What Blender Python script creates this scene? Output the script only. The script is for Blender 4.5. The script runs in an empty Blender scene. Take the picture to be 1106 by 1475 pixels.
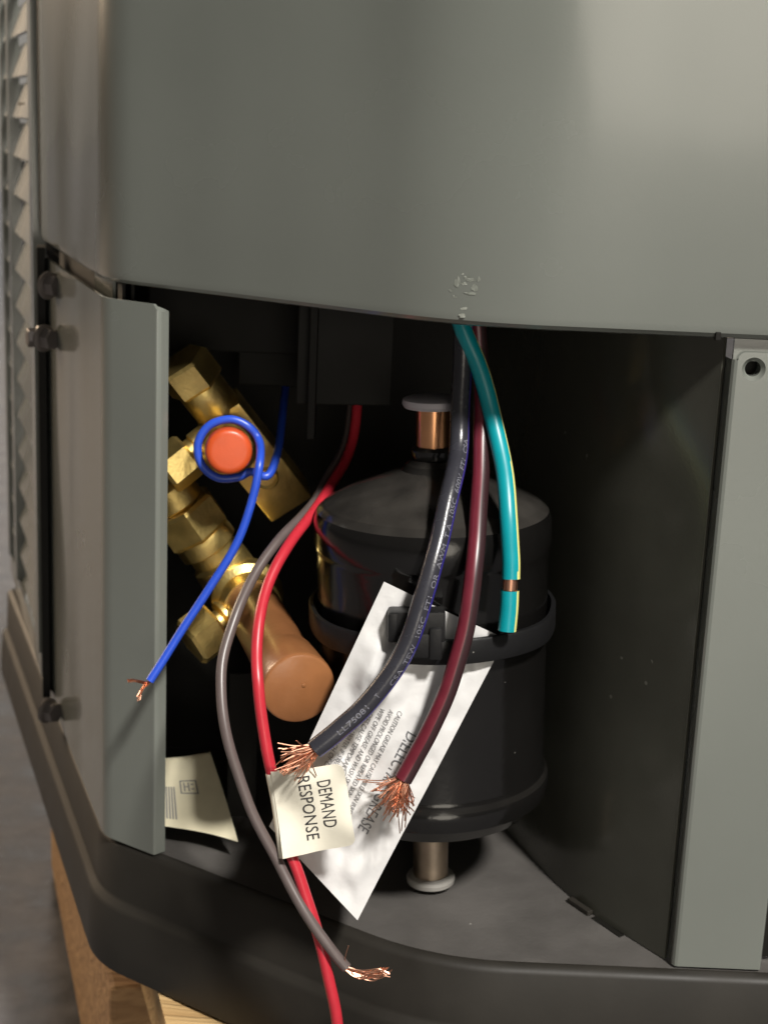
import bpy, bmesh, math, random
from mathutils import Vector, Matrix, noise
random.seed(7)
sc = bpy.context.scene
COL = sc.collection
R = math.radians

# ------------------------------------------------------------------ camera
CAM = Vector((0.0, -0.40, 0.391))
PITCH, ROLL, FPX = R(14.3), R(2.5), 2200.0
_fw = Vector((0, math.cos(PITCH), -math.sin(PITCH)))
_up0 = Vector((0, math.sin(PITCH), math.cos(PITCH)))
_xc = math.cos(ROLL) * Vector((1, 0, 0)) + math.sin(ROLL) * _up0
_yc = -math.sin(ROLL) * Vector((1, 0, 0)) + math.cos(ROLL) * _up0
cd = bpy.data.cameras.new('camera')
cam = bpy.data.objects.new('camera', cd)
COL.objects.link(cam)
M3 = Matrix((_xc, _yc, -_fw)).transposed()
cam.matrix_world = Matrix.Translation(CAM) @ M3.to_4x4()
cd.sensor_fit = 'VERTICAL'; cd.sensor_height = 36.0; cd.sensor_width = 27.0
cd.lens = 36.0 * FPX / 1475.0
cd.clip_start = 0.02; cd.clip_end = 60
cd.dof.use_dof = True; cd.dof.focus_distance = 0.405; cd.dof.aperture_fstop = 22
sc.camera = cam

def ray(u, v):
    return _xc * ((u - 553.0) / FPX) - _yc * ((v - 737.5) / FPX) + _fw
def at(u, v, Y):
    """measured point of the photograph, at a real distance Y behind the front plane of the cabinet"""
    d = ray(u, v); return CAM + d * ((Y - CAM.y) / d.y)
def atz(u, v, Z):
    d = ray(u, v); return CAM + d * ((Z - CAM.z) / d.z)

# ------------------------------------------------------------------ light
w = bpy.data.worlds.new('World'); sc.world = w; w.use_nodes = True
bg = w.node_tree.nodes['Background']
bg.inputs['Color'].default_value = (1.0, 0.93, 0.82, 1); bg.inputs['Strength'].default_value = 0.088
sc.view_settings.view_transform = 'Standard'; sc.view_settings.look = 'None'
sc.view_settings.exposure = 0.0; sc.view_settings.gamma = 1.0
TGT = Vector((0.0, 0.02, 0.27))
def lamp(name, az, el, dist, size, power, col, tgt=TGT):
    l = bpy.data.lights.new(name, 'AREA'); l.shape = 'DISK'; l.size = size; l.energy = power; l.color = col
    o = bpy.data.objects.new(name, l); COL.objects.link(o)
    d = Vector((math.sin(R(az)) * math.cos(R(el)), -math.cos(R(az)) * math.cos(R(el)), math.sin(R(el))))
    o.location = tgt + d * dist
    o.rotation_euler = d.to_track_quat('Z', 'Y').to_euler()
    return o
lamp('key_lamp', 27, 47, 2.6, 0.28, 124, (1.0, 0.96, 0.90))
lamp('front_fill', 11, 2, 2.0, 0.80, 7.0, (1.0, 0.92, 0.78))  # added light for a sheen on the front panel, no fixture there
lamp('side_fill', 229, 17, 2.6, 0.9, 46, (1.0, 0.76, 0.52))  # added warm light, replaces the room reflected in the left faces
lamp('wall_lamp', 180, 70, 3.0, 1.0, 520, (1.0, 0.97, 0.93), Vector((-1.6, 6.0, 0.8)))

# ------------------------------------------------------------------ materials
def mat(name, col, rough=0.5, metal=0.0, var=0.0, vscale=30, bump=0.0, bscale=400, coat=0.0, specks=0.0, speck_scale=300, spec=0.5, sss=0.0, dents=0.0):
    m = bpy.data.materials.new(name); m.use_nodes = True
    nt = m.node_tree; N = nt.nodes; L = nt.links
    p = N['Principled BSDF']
    p.inputs['Roughness'].default_value = rough; p.inputs['Metallic'].default_value = metal
    p.inputs['Base Color'].default_value = (*col, 1)
    p.inputs['Specular IOR Level'].default_value = spec
    p.inputs['Coat Weight'].default_value = coat; p.inputs['Coat Roughness'].default_value = 0.11
    if sss: p.inputs['Subsurface Weight'].default_value = sss; p.inputs['Subsurface Radius'].default_value = (.002, .002, .002)
    tc = N.new('ShaderNodeTexCoord')
    src = None
    if var:
        n = N.new('ShaderNodeTexNoise'); n.inputs['Scale'].default_value = vscale; n.inputs['Detail'].default_value = 6
        L.new(tc.outputs['Object'], n.inputs['Vector'])
        mp = N.new('ShaderNodeMapRange'); mp.inputs['To Min'].default_value = 1 - var; mp.inputs['To Max'].default_value = 1 + var
        mp.inputs['From Min'].default_value = .3; mp.inputs['From Max'].default_value = .7
        L.new(n.outputs['Fac'], mp.inputs['Value'])
        mx = N.new('ShaderNodeMix'); mx.data_type = 'RGBA'; mx.blend_type = 'MULTIPLY'; mx.inputs['Factor'].default_value = 1
        mx.inputs[6].default_value = (*col, 1); L.new(mp.outputs['Result'], mx.inputs[7])
        src = mx.outputs[2]
        mr = N.new('ShaderNodeMapRange'); mr.inputs['To Min'].default_value = max(.02, rough * (1 - var)); mr.inputs['To Max'].default_value = min(1, rough * (1 + var))
        L.new(n.outputs['Fac'], mr.inputs['Value']); L.new(mr.outputs['Result'], p.inputs['Roughness'])
    if specks:
        vo = N.new('ShaderNodeTexVoronoi'); vo.inputs['Scale'].default_value = speck_scale
        L.new(tc.outputs['Object'], vo.inputs['Vector'])
        n2 = N.new('ShaderNodeTexNoise'); n2.inputs['Scale'].default_value = speck_scale * .21
        L.new(tc.outputs['Object'], n2.inputs['Vector'])
        ma = N.new('ShaderNodeMath'); ma.operation = 'LESS_THAN'; ma.inputs[1].default_value = 0.10
        L.new(vo.outputs['Distance'], ma.inputs[0])
        mb_ = N.new('ShaderNodeMath'); mb_.operation = 'GREATER_THAN'; mb_.inputs[1].default_value = 0.66
        L.new(n2.outputs['Fac'], mb_.inputs[0])
        mm = N.new('ShaderNodeMath'); mm.operation = 'MULTIPLY'; L.new(ma.outputs[0], mm.inputs[0]); L.new(mb_.outputs[0], mm.inputs[1])
        ms = N.new('ShaderNodeMath'); ms.operation = 'MULTIPLY'; ms.inputs[1].default_value = specks; L.new(mm.outputs[0], ms.inputs[0])
        mx2 = N.new('ShaderNodeMix'); mx2.data_type = 'RGBA'
        L.new(ms.outputs[0], mx2.inputs['Factor'])
        if src: L.new(src, mx2.inputs[6])
        else: mx2.inputs[6].default_value = (*col, 1)
        mx2.inputs[7].default_value = (.6, .58, .52, 1)
        src = mx2.outputs[2]
    if src: L.new(src, p.inputs['Base Color'])
    if bump:
        nb = N.new('ShaderNodeTexNoise'); nb.inputs['Scale'].default_value = bscale; nb.inputs['Detail'].default_value = 3
        L.new(tc.outputs['Object'], nb.inputs['Vector'])
        b = N.new('ShaderNodeBump'); b.inputs['Strength'].default_value = bump; b.inputs['Distance'].default_value = .001
        L.new(nb.outputs['Fac'], b.inputs['Height']); L.new(b.outputs['Normal'], p.inputs['Normal'])
    if dents:
        nd = N.new('ShaderNodeTexNoise'); nd.inputs['Scale'].default_value = 7; nd.inputs['Detail'].default_value = 1
        mpd = N.new('ShaderNodeMapping'); mpd.inputs['Scale'].default_value = (1.6, 1.6, .8)
        L.new(tc.outputs['Object'], mpd.inputs['Vector']); L.new(mpd.outputs['Vector'], nd.inputs['Vector'])
        b2 = N.new('ShaderNodeBump'); b2.inputs['Strength'].default_value = 1; b2.inputs['Distance'].default_value = dents
        L.new(nd.outputs['Fac'], b2.inputs['Height'])
        if bump: L.new(b2.outputs['Normal'], b.inputs['Normal'])
        else: L.new(b2.outputs['Normal'], p.inputs['Normal'])
        L.new(b2.outputs['Normal'], p.inputs['Coat Normal'])
    return m

M = dict(
    paint=mat('cabinet_paint', (.146, .156, .139), .27, var=.08, vscale=9, bump=.022, bscale=1500, coat=.55, dents=.008),
    inner=mat('shaded_paint', (.054, .054, .044), .17, var=.15, vscale=25, bump=.03, bscale=900, specks=.12, speck_scale=170),  # cabinet paint darkened, the shade of the compartment put into its colour
    pan_pale=mat('pan_floor_paint', (.078, .073, .068), .5, var=.22, vscale=45, bump=.15, bscale=700, specks=.4, speck_scale=220),  # paler tone for the floor of the pan
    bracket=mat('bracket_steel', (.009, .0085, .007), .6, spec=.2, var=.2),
    pan=mat('pan_paint', (.019, .017, .014), .52, spec=.25, var=.20, vscale=40, bump=.03, bscale=700, specks=.3, speck_scale=220),
    dark=mat('dark_steel_and_shade', (.008, .0075, .006), .6, spec=.2, var=.2, bump=.1),  # steel parts, and the dark fillers standing in for shade
    bolt=mat('bolt_steel', (.13, .115, .11), .42, metal=.3, var=.2, vscale=200),
    drier=mat('drier_black', (.0050, .0047, .0045), .17, var=.12, vscale=60, bump=.06, bscale=400, specks=.15, speck_scale=420),
    brass=mat('brass', (.76, .57, .21), .42, metal=1, var=.18, vscale=120, bump=.12, bscale=900),
    copper=mat('copper_tube', (.80, .40, .20), .25, metal=1, var=.15, vscale=150),
    strand=mat('copper_wire', (.80, .43, .29), .33, metal=1),
    zinc=mat('dull_tube', (.45, .36, .27), .35, metal=1, var=.2, vscale=150),
    red_cap=mat('red_plastic', (.50, .068, .014), .38, var=.05, vscale=200, bump=.05, bscale=900),
    brown_cap=mat('brown_plastic', (.25, .104, .040), .30, var=.10, vscale=120, bump=.06, bscale=700),
    white_cap=mat('pale_plastic', (.42, .40, .43), .5, var=.05),
    clear_cap=mat('milky_plastic', (.27, .26, .24), .35, var=.08),
    teal=mat('teal_insulation', (.0, .25, .29), .36, var=.05, vscale=200),
    yellow=mat('yellow_stripe', (.66, .64, .22), .36),
    black=mat('black_insulation', (.027, .027, .034), .27, var=.08, vscale=200, bump=.05, bscale=900),
    purple=mat('purple_stripe', (.03, .025, .22), .35),
    maroon=mat('maroon_insulation', (.115, .013, .023), .34, var=.10, vscale=250),
    maroon_dark=mat('maroon_stripe', (.030, .012, .014), .36),
    blue=mat('blue_insulation', (.022, .075, .52), .34, var=.04, vscale=300),
    brownw=mat('brown_insulation', (.10, .078, .074), .36, var=.06, vscale=300),
    redw=mat('red_insulation', (.44, .022, .036), .36, var=.05, vscale=300),
    packet=mat('packet_foil', (.60, .595, .59), .32, var=.05, vscale=80, bump=.35, bscale=150),
    tag=mat('cream_paper', (.76, .72, .60), .6, var=.05, vscale=60, bump=.08, bscale=300),
    oldtag=mat('aged_paper', (.66, .61, .44), .6, var=.10, vscale=60),
    ink=mat('ink', (.035, .034, .036), .6),
    softink=mat('soft_ink', (.13, .13, .135), .6),
    greyink=mat('grey_ink', (.20, .20, .20), .6),
    whiteink=mat('pale_print', (.15, .15, .18), .5),
    tie=mat('nylon_black', (.007, .007, .0075), .42, spec=.35, var=.1, bump=.08, bscale=600, specks=.3, speck_scale=400),
    smudge_faint=mat('faint_residue', (.165, .175, .152), .4),
    smudge=mat('pale_residue', (.23, .24, .21), .5),
)

# greyer tone on the upward faces of the drier
def add_top_tone(m, col, lo, hi):
    nt = m.node_tree; N = nt.nodes; L = nt.links; p = N['Principled BSDF']
    g = N.new('ShaderNodeNewGeometry'); sx = N.new('ShaderNodeSeparateXYZ'); L.new(g.outputs['True Normal'], sx.inputs[0])
    mr = N.new('ShaderNodeMapRange'); mr.interpolation_type = 'SMOOTHSTEP'; mr.inputs['From Min'].default_value = lo; mr.inputs['From Max'].default_value = hi
    L.new(sx.outputs['Z'], mr.inputs['Value'])
    tc = N.new('ShaderNodeTexCoord'); n = N.new('ShaderNodeTexNoise'); n.inputs['Scale'].default_value = 90; n.inputs['Detail'].default_value = 6; L.new(tc.outputs['Object'], n.inputs['Vector'])
    mu = N.new('ShaderNodeMath'); mu.operation = 'MULTIPLY'; L.new(mr.outputs['Result'], mu.inputs[0]); L.new(n.outputs['Fac'], mu.inputs[1])
    src = p.inputs['Base Color'].links[0].from_socket
    mx = N.new('ShaderNodeMix'); mx.data_type = 'RGBA'; L.new(mu.outputs[0], mx.inputs['Factor']); L.new(src, mx.inputs[6]); mx.inputs[7].default_value = (*col, 1)
    L.new(mx.outputs[2], p.inputs['Base Color'])
add_top_tone(M['drier'], (.048, .044, .039), .45, .85)

# wood and concrete
def wood(name, a, b):
    m = bpy.data.materials.new(name); m.use_nodes = True; nt = m.node_tree; N = nt.nodes; L = nt.links
    p = N['Principled BSDF']; p.inputs['Roughness'].default_value = .75
    tc = N.new('ShaderNodeTexCoord'); mp = N.new('ShaderNodeMapping'); mp.inputs['Scale'].default_value = (6, 120, 120)
    L.new(tc.outputs['Object'], mp.inputs['Vector'])
    n = N.new('ShaderNodeTexNoise'); n.inputs['Scale'].default_value = 1.5; n.inputs['Detail'].default_value = 8; n.inputs['Distortion'].default_value = 1.2
    L.new(mp.outputs['Vector'], n.inputs['Vector'])
    r = N.new('ShaderNodeValToRGB'); r.color_ramp.elements[0].position = .32; r.color_ramp.elements[1].position = .68
    r.color_ramp.elements[0].color = (*a, 1); r.color_ramp.elements[1].color = (*b, 1)
    L.new(n.outputs['Fac'], r.inputs['Fac']); L.new(r.outputs['Color'], p.inputs['Base Color'])
    bm_ = N.new('ShaderNodeBump'); bm_.inputs['Strength'].default_value = .9; bm_.inputs['Distance'].default_value = .002
    L.new(n.outputs['Fac'], bm_.inputs['Height']); L.new(bm_.outputs['Normal'], p.inputs['Normal'])
    return m
M['wood'] = wood('pale_pine', (.36, .22, .09), (.52, .36, .17))
M['wood2'] = wood('rough_pine', (.24, .13, .055), (.46, .28, .13))
M['concrete'] = mat('concrete', (.105, .103, .108), .85, spec=.2, var=.55, vscale=38, bump=.8, bscale=90)
M['wall'] = mat('white_wall', (.78, .77, .74), .7, var=.04, vscale=3)

# ------------------------------------------------------------------ mesh helpers
def finish(name, bm, m, parent=None, smooth=35, kind=None, label=None, cat=None, group=None):
    bmesh.ops.recalc_face_normals(bm, faces=bm.faces)
    me = bpy.data.meshes.new(name); bm.to_mesh(me); bm.free()
    ms = m if isinstance(m, (list, tuple)) else [m]
    for k in ms: me.materials.append(M[k])
    if smooth:
        for p in me.polygons: p.use_smooth = True
        me.set_sharp_from_angle(angle=R(smooth))
    o = bpy.data.objects.new(name, me); COL.objects.link(o)
    if parent:
        o.parent = parent
        o.matrix_parent_inverse = (Matrix.Translation(parent.location)).inverted() if parent.parent is None else Matrix.Translation(-parent_world(parent))
    if kind: o['kind'] = kind
    if label: o['label'] = label
    if cat: o['category'] = cat
    if group: o['group'] = group
    return o
def parent_world(o):
    v = Vector((0, 0, 0))
    # part meshes keep world coordinates: their effective origin is the world origin
    return v
def thing(name, label, cat, loc, group=None):
    o = bpy.data.objects.new(name, None); COL.objects.link(o); o.location = loc; o.empty_display_size = .02
    o['label'] = label; o['category'] = cat
    if group: o['group'] = group
    return o

def frames(pts):
    out = []; n = len(pts)
    T = [(pts[min(i + 1, n - 1)] - pts[max(i - 1, 0)]).normalized() for i in range(n)]
    ref = Vector((0, -1, 0))
    a = (ref - T[0] * ref.dot(T[0]))
    if a.length < .1: a = Vector((1, 0, 0)) - T[0] * T[0].x
    a.normalize()
    for i in range(n):
        a = (a - T[i] * a.dot(T[i])).normalized()
        out.append((T[i], a, T[i].cross(a)))
    return out
def spline(pts, step=8):
    P = [2 * pts[0] - pts[1]] + list(pts) + [2 * pts[-1] - pts[-2]]
    out = []
    for i in range(1, len(P) - 2):
        p0, p1, p2, p3 = P[i - 1:i + 3]
        for k in range(step):
            t = k / step
            out.append(.5 * ((2 * p1) + (p2 - p0) * t + (2 * p0 - 5 * p1 + 4 * p2 - p3) * t * t + (3 * p1 - p0 - 3 * p2 + p3) * t ** 3))
    out.append(P[-2]); return out
def tube(bm, pts, r, n=12, cap=True, mats=None, rfun=None):
    """mats: function(angle)->material index"""
    fr = frames(pts); rings = []
    for i, (p, (t, a, b)) in enumerate(zip(pts, fr)):
        rr = r if rfun is None else rfun(i / (len(pts) - 1)) 
        rings.append([bm.verts.new(p + (a * math.cos(2 * math.pi * k / n) + b * math.sin(2 * math.pi * k / n)) * rr) for k in range(n)])
    for i in range(len(rings) - 1):
        for k in range(n):
            f = bm.faces.new((rings[i][k], rings[i][(k + 1) % n], rings[i + 1][(k + 1) % n], rings[i + 1][k]))
            if mats: f.material_index = mats(2 * math.pi * (k + .5) / n, i / (len(rings) - 1))
    if cap:
        bm.faces.new(rings[0][::-1]); bm.faces.new(rings[-1])
def basis(ax, ref=Vector((0, 0, 1))):
    ax = ax.normalized(); a = ref - ax * ref.dot(ax)
    if a.length < .05: a = Vector((1, 0, 0)) - ax * ax.x
    a.normalize(); return ax, a, ax.cross(a)
def lathe(bm, p0, ax, prof, n=48, rot=0.0):
    """prof: (distance along axis, radius)"""
    ax, a, b = basis(ax); rings = []
    for d, r in prof:
        if r < 1e-6: rings.append([bm.verts.new(p0 + ax * d)])
        else: rings.append([bm.verts.new(p0 + ax * d + (a * math.cos(rot + 2 * math.pi * k / n) + b * math.sin(rot + 2 * math.pi * k / n)) * r) for k in range(n)])
    for i in range(len(rings) - 1):
        A, B = rings[i], rings[i + 1]
        for k in range(n):
            k2 = (k + 1) % n
            if len(A) == 1 and len(B) == 1: continue
            if len(A) == 1: bm.faces.new((A[0], B[k2], B[k]))
            elif len(B) == 1: bm.faces.new((A[k], A[k2], B[0]))
            else: bm.faces.new((A[k], A[k2], B[k2], B[k]))
    if len(rings[0]) > 1: bm.faces.new(rings[0][::-1])
    if len(rings[-1]) > 1: bm.faces.new(rings[-1])
def hexnut(bm, p0, ax, r, length, ch=.12, rot=0.0):
    """hexagonal prism with chamfered ends"""
    lathe(bm, p0, ax, [(0, r * .80), (0, r * (1 - ch)), (length * .10, r), (length * .90, r), (length, r * (1 - ch)), (length, r * .8)], n=6, rot=rot)
def box(bm, c, ex, ey, ez, bev=0.0, seg=2):
    """oriented box from centre and three half-extent vectors"""
    vs = [bm.verts.new(c + ex * i + ey * j + ez * k) for i in (-1, 1) for j in (-1, 1) for k in (-1, 1)]
    idx = [(0, 1, 3, 2), (4, 6, 7, 5), (0, 4, 5, 1), (2, 3, 7, 6), (0, 2, 6, 4), (1, 5, 7, 3)]
    fs = [bm.faces.new([vs[i] for i in f]) for f in idx]
    if bev:
        es = list({e for f in fs for e in f.edges})
        bmesh.ops.bevel(bm, geom=es, offset=bev, segments=seg, affect='EDGES', profile=.6)
def fillet(pts, rad, seg=8):
    """2D polyline with rounded inner corners"""
    out = [Vector(pts[0])]
    for i in range(1, len(pts) - 1):
        p = Vector(pts[i]); a = (Vector(pts[i - 1]) - p); b = (Vector(pts[i + 1]) - p)
        r = rad[i - 1]; d = min(r, a.length * .48, b.length * .48)
        A = p + a.normalized() * d; B = p + b.normalized() * d
        for k in range(seg + 1):
            t = k / seg; out.append((1 - t) ** 2 * A + 2 * t * (1 - t) * p + t * t * B)
    out.append(Vector(pts[-1])); return out
def sweep(bm, path, section, closed=True, dense=None):
    """path: 2D plan points from right to left; section: (inward offset, z) list"""
    n = len(path); rings = []
    for i, p in enumerate(path):
        t = (path[min(i + 1, n - 1)] - path[max(i - 1, 0)]).normalized()
        nin = Vector((t.y, -t.x))            # inward when the path runs from right to left (towards +Y)
        if nin.y < 0 and abs(t.x) > .3: nin = -nin
        if abs(t.x) <= .3 and nin.x < 0: nin = -nin
        rings.append([bm.verts.new((p.x + nin.x * o, p.y + nin.y * o, z)) for o, z in section])
    m = len(section)
    for i in range(n - 1):
        for k in range(m if closed else m - 1):
            k2 = (k + 1) % m
            bm.faces.new((rings[i][k], rings[i][k2], rings[i + 1][k2], rings[i + 1][k]))
    if closed:
        bm.faces.new(rings[0]); bm.faces.new(rings[-1][::-1])
    return rings
def text_geo(s, size=1.0, spacing=1.0):
    c = bpy.data.curves.new('text', 'FONT'); c.body = s; c.size = size; c.space_character = spacing; c.resolution_u = 3; c.fill_mode = 'FRONT'
    o = bpy.data.objects.new('text', c); COL.objects.link(o)
    dg = bpy.context.evaluated_depsgraph_get(); dg.update()
    me = bpy.data.meshes.new_from_object(o.evaluated_get(dg))
    vs = [(v.co.x, v.co.y) for v in me.vertices]; fs = [tuple(p.vertices) for p in me.polygons]
    bpy.data.objects.remove(o); bpy.data.curves.remove(c); bpy.data.meshes.remove(me)
    return vs, fs
def add_text(bm, s, fn, length=None, height=None, spacing=1.0):
    """letters laid with fn(x, y): x 0..1 along the line, y 0..1 cap height"""
    vs, fs = text_geo(s, 1.0, spacing)
    xs = [v[0] for v in vs]; x0, x1 = min(xs), max(xs)
    bv = [bm.verts.new(fn((x - x0) / (x1 - x0), y / .70)) for x, y in vs]
    for f in fs:
        try: bm.faces.new([bv[i] for i in f])
        except ValueError: pass

# ------------------------------------------------------------------ key measures of the cabinet
ZP = at(900, 483, 0).z          # bottom edge of the upper panel
ZR = at(900, 1400, 0).z         # rim of the base pan
ZB = ZR - .046                  # underside of the base pan
PLAN = [(.42, 0), (.019, 0.0), (-.0890, .0710), (-.1945, .356)]
print('ZP', ZP, 'ZR', ZR)

# ------------------------------------------------------------------ setting
bm = bmesh.new()
s = 14
vs = [bm.verts.new(p) for p in ((-s, -s, 0), (s, -s, 0), (s, s, 0), (-s, s, 0))]; bm.faces.new(vs)
finish('floor', bm, 'concrete', kind='structure', smooth=0)
bm = bmesh.new(); box(bm, Vector((-1.5, 7.0, 2.0)), Vector((6, 0, 0)), Vector((0, .06, 0)), Vector((0, 0, 2.0)))
finish('wall', bm, 'wall', kind='structure', smooth=0)

# ------------------------------------------------------------------ pallet
pal = thing('wooden_pallet', 'rough pale wooden pallet under the base of the grey cabinet', 'pallet', (0, .2, 0))
zt = ZB - .001
PO = Vector((-.083, .10)); PX = Vector((.955, .297)); PY = Vector((-.297, .955))
def pal_xf(bm):
    for v in bm.verts:
        q = PO + PX * v.co.x + PY * v.co.y; v.co.x, v.co.y = q.x, q.y
def board(name, x0, x1, y0, y1, z0, z1, m, jit=.0015):
    b = bmesh.new()
    nx = 24
    bm = b
    rings = []
    for i in range(nx + 1):
        x = x0 + (x1 - x0) * (i / nx) ** 2
        j = lambda k: noise.noise(Vector((x * 40, k * 7.1 + y0 * 50, z0 * 9))) * jit
        rings.append([bm.verts.new((x, y0 + j(1), z0 + j(2))), bm.verts.new((x, y1 + j(3), z0 + j(2))), bm.verts.new((x, y1 + j(3), z1 + j(4) * .3)), bm.verts.new((x, y0 + j(1), z1 + j(4) * .3))])
    for i in range(nx):
        for k in range(4): bm.faces.new((rings[i][k], rings[i][(k + 1) % 4], rings[i + 1][(k + 1) % 4], rings[i + 1][k]))
    for q, v in enumerate(rings[0]): v.co.x += noise.noise(Vector((q * 3.7, y0 * 31, x0 * 17))) * .006
    bm.faces.new(rings[0]); bm.faces.new(rings[-1])
    pal_xf(bm)
    return finish(name, b, m, pal, smooth=0)
board('deck_board', 0.0, .6, -.09, .045, zt - .019, zt, 'wood', .004)
board('deck_board', -.005, .6, .085, .17, zt - .019, zt, 'wood2')
board('deck_board', -.004, .6, .21, .32, zt - .019, zt, 'wood')
board('stringer', .012, .6, -.05, -.012, .0, zt - .0195, 'wood2')
board('stringer', .012, .6, .25, .29, .0, zt - .0195, 'wood2')
for x in (-.012, .3):
    bm = bmesh.new(); box(bm, Vector((x + .02, .119, (zt - .020) / 2 + .001)), Vector((.019, 0, 0)), Vector((0, .129, 0)), Vector((0, 0, (zt - .020) / 2 - .002)), .002)
    pal_xf(bm); finish('block', bm, 'wood2', pal, smooth=0)

# ------------------------------------------------------------------ cabinet
cab = thing('air_conditioner', 'grey green painted steel outdoor air conditioner with its lower service panel removed', 'air conditioner', (.05, .2, ZB))
path = fillet(PLAN, [.024, .012], 12)
def upto(path, ymax):
    out = []
    for i, p in enumerate(path):
        if p.y > ymax:
            q = path[i - 1]; t = (ymax - q.y) / (p.y - q.y); out.append(q.lerp(p, t)); break
        out.append(p)
    return out
def densify(path, d=.012):
    out = [path[0]]
    for a, b in zip(path, path[1:]):
        n = max(1, int((b - a).length / d))
        for k in range(1, n + 1): out.append(a.lerp(b, k / n))
    return out
# upper panel: sheet with rolled hem
pp = upto(path, .205)
top = ZP + .36
sec = [(0, top), (0, ZP + .0035), (.0004, ZP + .0016), (.0014, ZP + .0005), (.003, ZP), (.011, ZP), (.011, ZP + .001), (.0035, ZP + .0012), (.0014, ZP + .0035), (.0012, top)]
bm = bmesh.new(); sweep(bm, densify(pp, .005), sec)
upper = finish('upper_panel', bm, 'paint', cab, 30)
# pale residue spots on the panel
def on_panel(u, v, lift=.0004):
    return at(u, v, -lift)
bm = bmesh.new()
dense_path = densify(path, .0005)
def face_y(x):
    return min(dense_path, key=lambda p: abs(p.x - x) + p.y * .001).y
for (u, v, ru, rv, mi) in ((667, 397, 2.5, 2, 0), (673, 402, 4, 3, 1), (670, 411, 5.0, 2.6, 0), (684, 416, 4.5, 6, 1), (649, 421, 2.4, 2.4, 1), (679, 405, 6, 3, 1), (676, 425, 9, 2.5, 1), (660, 408, 5, 7, 1), (668, 447, 5.5, 2.6, 0), (666, 457, 5.0, 2.8, 0), (690, 404, 3, 5, 1), (655, 430, 4, 2, 1)):
    c = at(u, v, 0); k = .42 / FPX; ring = []
    for i in range(12):
        an = 2 * math.pi * i / 12; q = random.uniform(.55, 1.25)
        x = c.x + math.cos(an) * ru * k * q
        ring.append(bm.verts.new((x, face_y(x) - .00008, c.z + math.sin(an) * rv * k * q)))
    cv = bm.verts.new((c.x, face_y(c.x) - .00009, c.z))
    for i in range(12): bm.faces.new((ring[i], ring[(i + 1) % 12], cv)).material_index = mi
finish('residue_spot', bm, ['smudge', 'smudge_faint'], upper, 0)

bm = bmesh.new(); box(bm, at(1033, 484, .0006), Vector((.0007, 0, 0)), Vector((0, .0009, 0)), Vector((0, 0, .0011)), .0002)
finish('hem_slot_shade', bm, 'dark', upper, 0)  # dark box standing in for the shade of a slot in the hem

# corner post
inset = .0030
post_plan = [(-.0655, 0), (-.0885, .0675), (-.1305, .166)]
d1 = (Vector(PLAN[2]) - Vector(PLAN[1])).normalized(); d2 = (Vector(PLAN[3]) - Vector(PLAN[2])).normalized()
n1 = Vector((-d1.y, d1.x)); n1 = n1 if n1.y > 0 else -n1
n2 = Vector((d2.y, -d2.x)); n2 = n2 if n2.x > 0 else -n2
corner = Vector(PLAN[2]) + n1 * .0008 - n2 * .0010
LIP = .0225
A = corner - d1 * LIP
curl = [A + n1 * .010 - d1 * (-.001), A + n1 * .004, A + n1 * .0012 + d1 * .0008, A + d1 * .003]
pplan = fillet([A - d1 * .0010 + n1 * .0042, A - d1 * .0006 + n1 * .0022, A, A + d1 * .0012, A + d1 * .004, corner, corner + d2 * .131], [.0008, .0018, .0005, .0005, .0045], 6)
zt_post, zb_post = ZP - .0045, ZR + .0004
bm = bmesh.new(); sweep(bm, pplan, [(0, zt_post), (0, zb_post), (.0012, zb_post), (.0012, zt_post)])
# rounded top corner of the lip is cut by lowering the curl
for v in bm.verts:
    q = Vector((v.co.x, v.co.y)); along = (q - A).dot(d1)
    if v.co.z > zt_post - .0005 and along < .002: v.co.z -= .0022 * (1 - max(0, along) / .002) ** 2
finish('corner_post', bm, 'paint', cab, 40)
# inner strip seen in the slot between post and upper panel
bm = bmesh.new(); sweep(bm, [p + n2 * .005 for p in [corner + d2 * .010, corner + d2 * .045]], [(0, zt_post + .012), (0, zt_post - .02), (.001, zt_post - .02), (.001, zt_post + .012)])
finish('slot_strip', bm, 'paint', cab, 40)
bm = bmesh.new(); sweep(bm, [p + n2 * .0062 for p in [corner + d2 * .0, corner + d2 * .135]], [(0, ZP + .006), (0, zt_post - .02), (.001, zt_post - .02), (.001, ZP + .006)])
finish('slot_strip', bm, 'dark', cab, 40)  # dark filler put in as the shade inside the slot
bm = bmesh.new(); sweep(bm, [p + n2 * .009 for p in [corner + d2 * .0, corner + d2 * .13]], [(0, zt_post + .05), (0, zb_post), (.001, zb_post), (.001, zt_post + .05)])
finish('side_light_stop', bm, 'dark', cab, 40)  # unseen dark sheet added to close the side against light leaks

# dark seam strips and louver grille on the left side
sm = at(64, 700, .198)
bm = bmesh.new(); box(bm, Vector((at(64, 700, .190).x, .190, (ZP + .001 + ZR + .003) / 2)), Vector((.0016, 0, 0)), Vector((-.0013, .006, 0)), Vector((0, 0, (ZP - .004 - ZR) / 2)), .0004)
finish('seam_strip', bm, 'dark', cab, 0)
bm = bmesh.new(); box(bm, Vector((sm.x - .0018, .213, (ZP + .006 + top) / 2)), Vector((.0020, 0, 0)), Vector((-.0014, .005, 0)), Vector((0, 0, (top - ZP - .006) / 2)), .0004)
finish('seam_strip', bm, 'dark', cab, 0)
gr = bpy.data.objects.new('louver_grille', None)
COL.objects.link(gr); gr.parent = cab; gr.matrix_parent_inverse = Matrix.Translation(-cab.location)
GD = Vector((-.335, 1.0)).normalized(); GN = Vector((GD.y, -GD.x))      # GN points into the cabinet (+x)
g0 = at(55, 600, .216); G0 = Vector((g0.x, g0.y))
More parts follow.
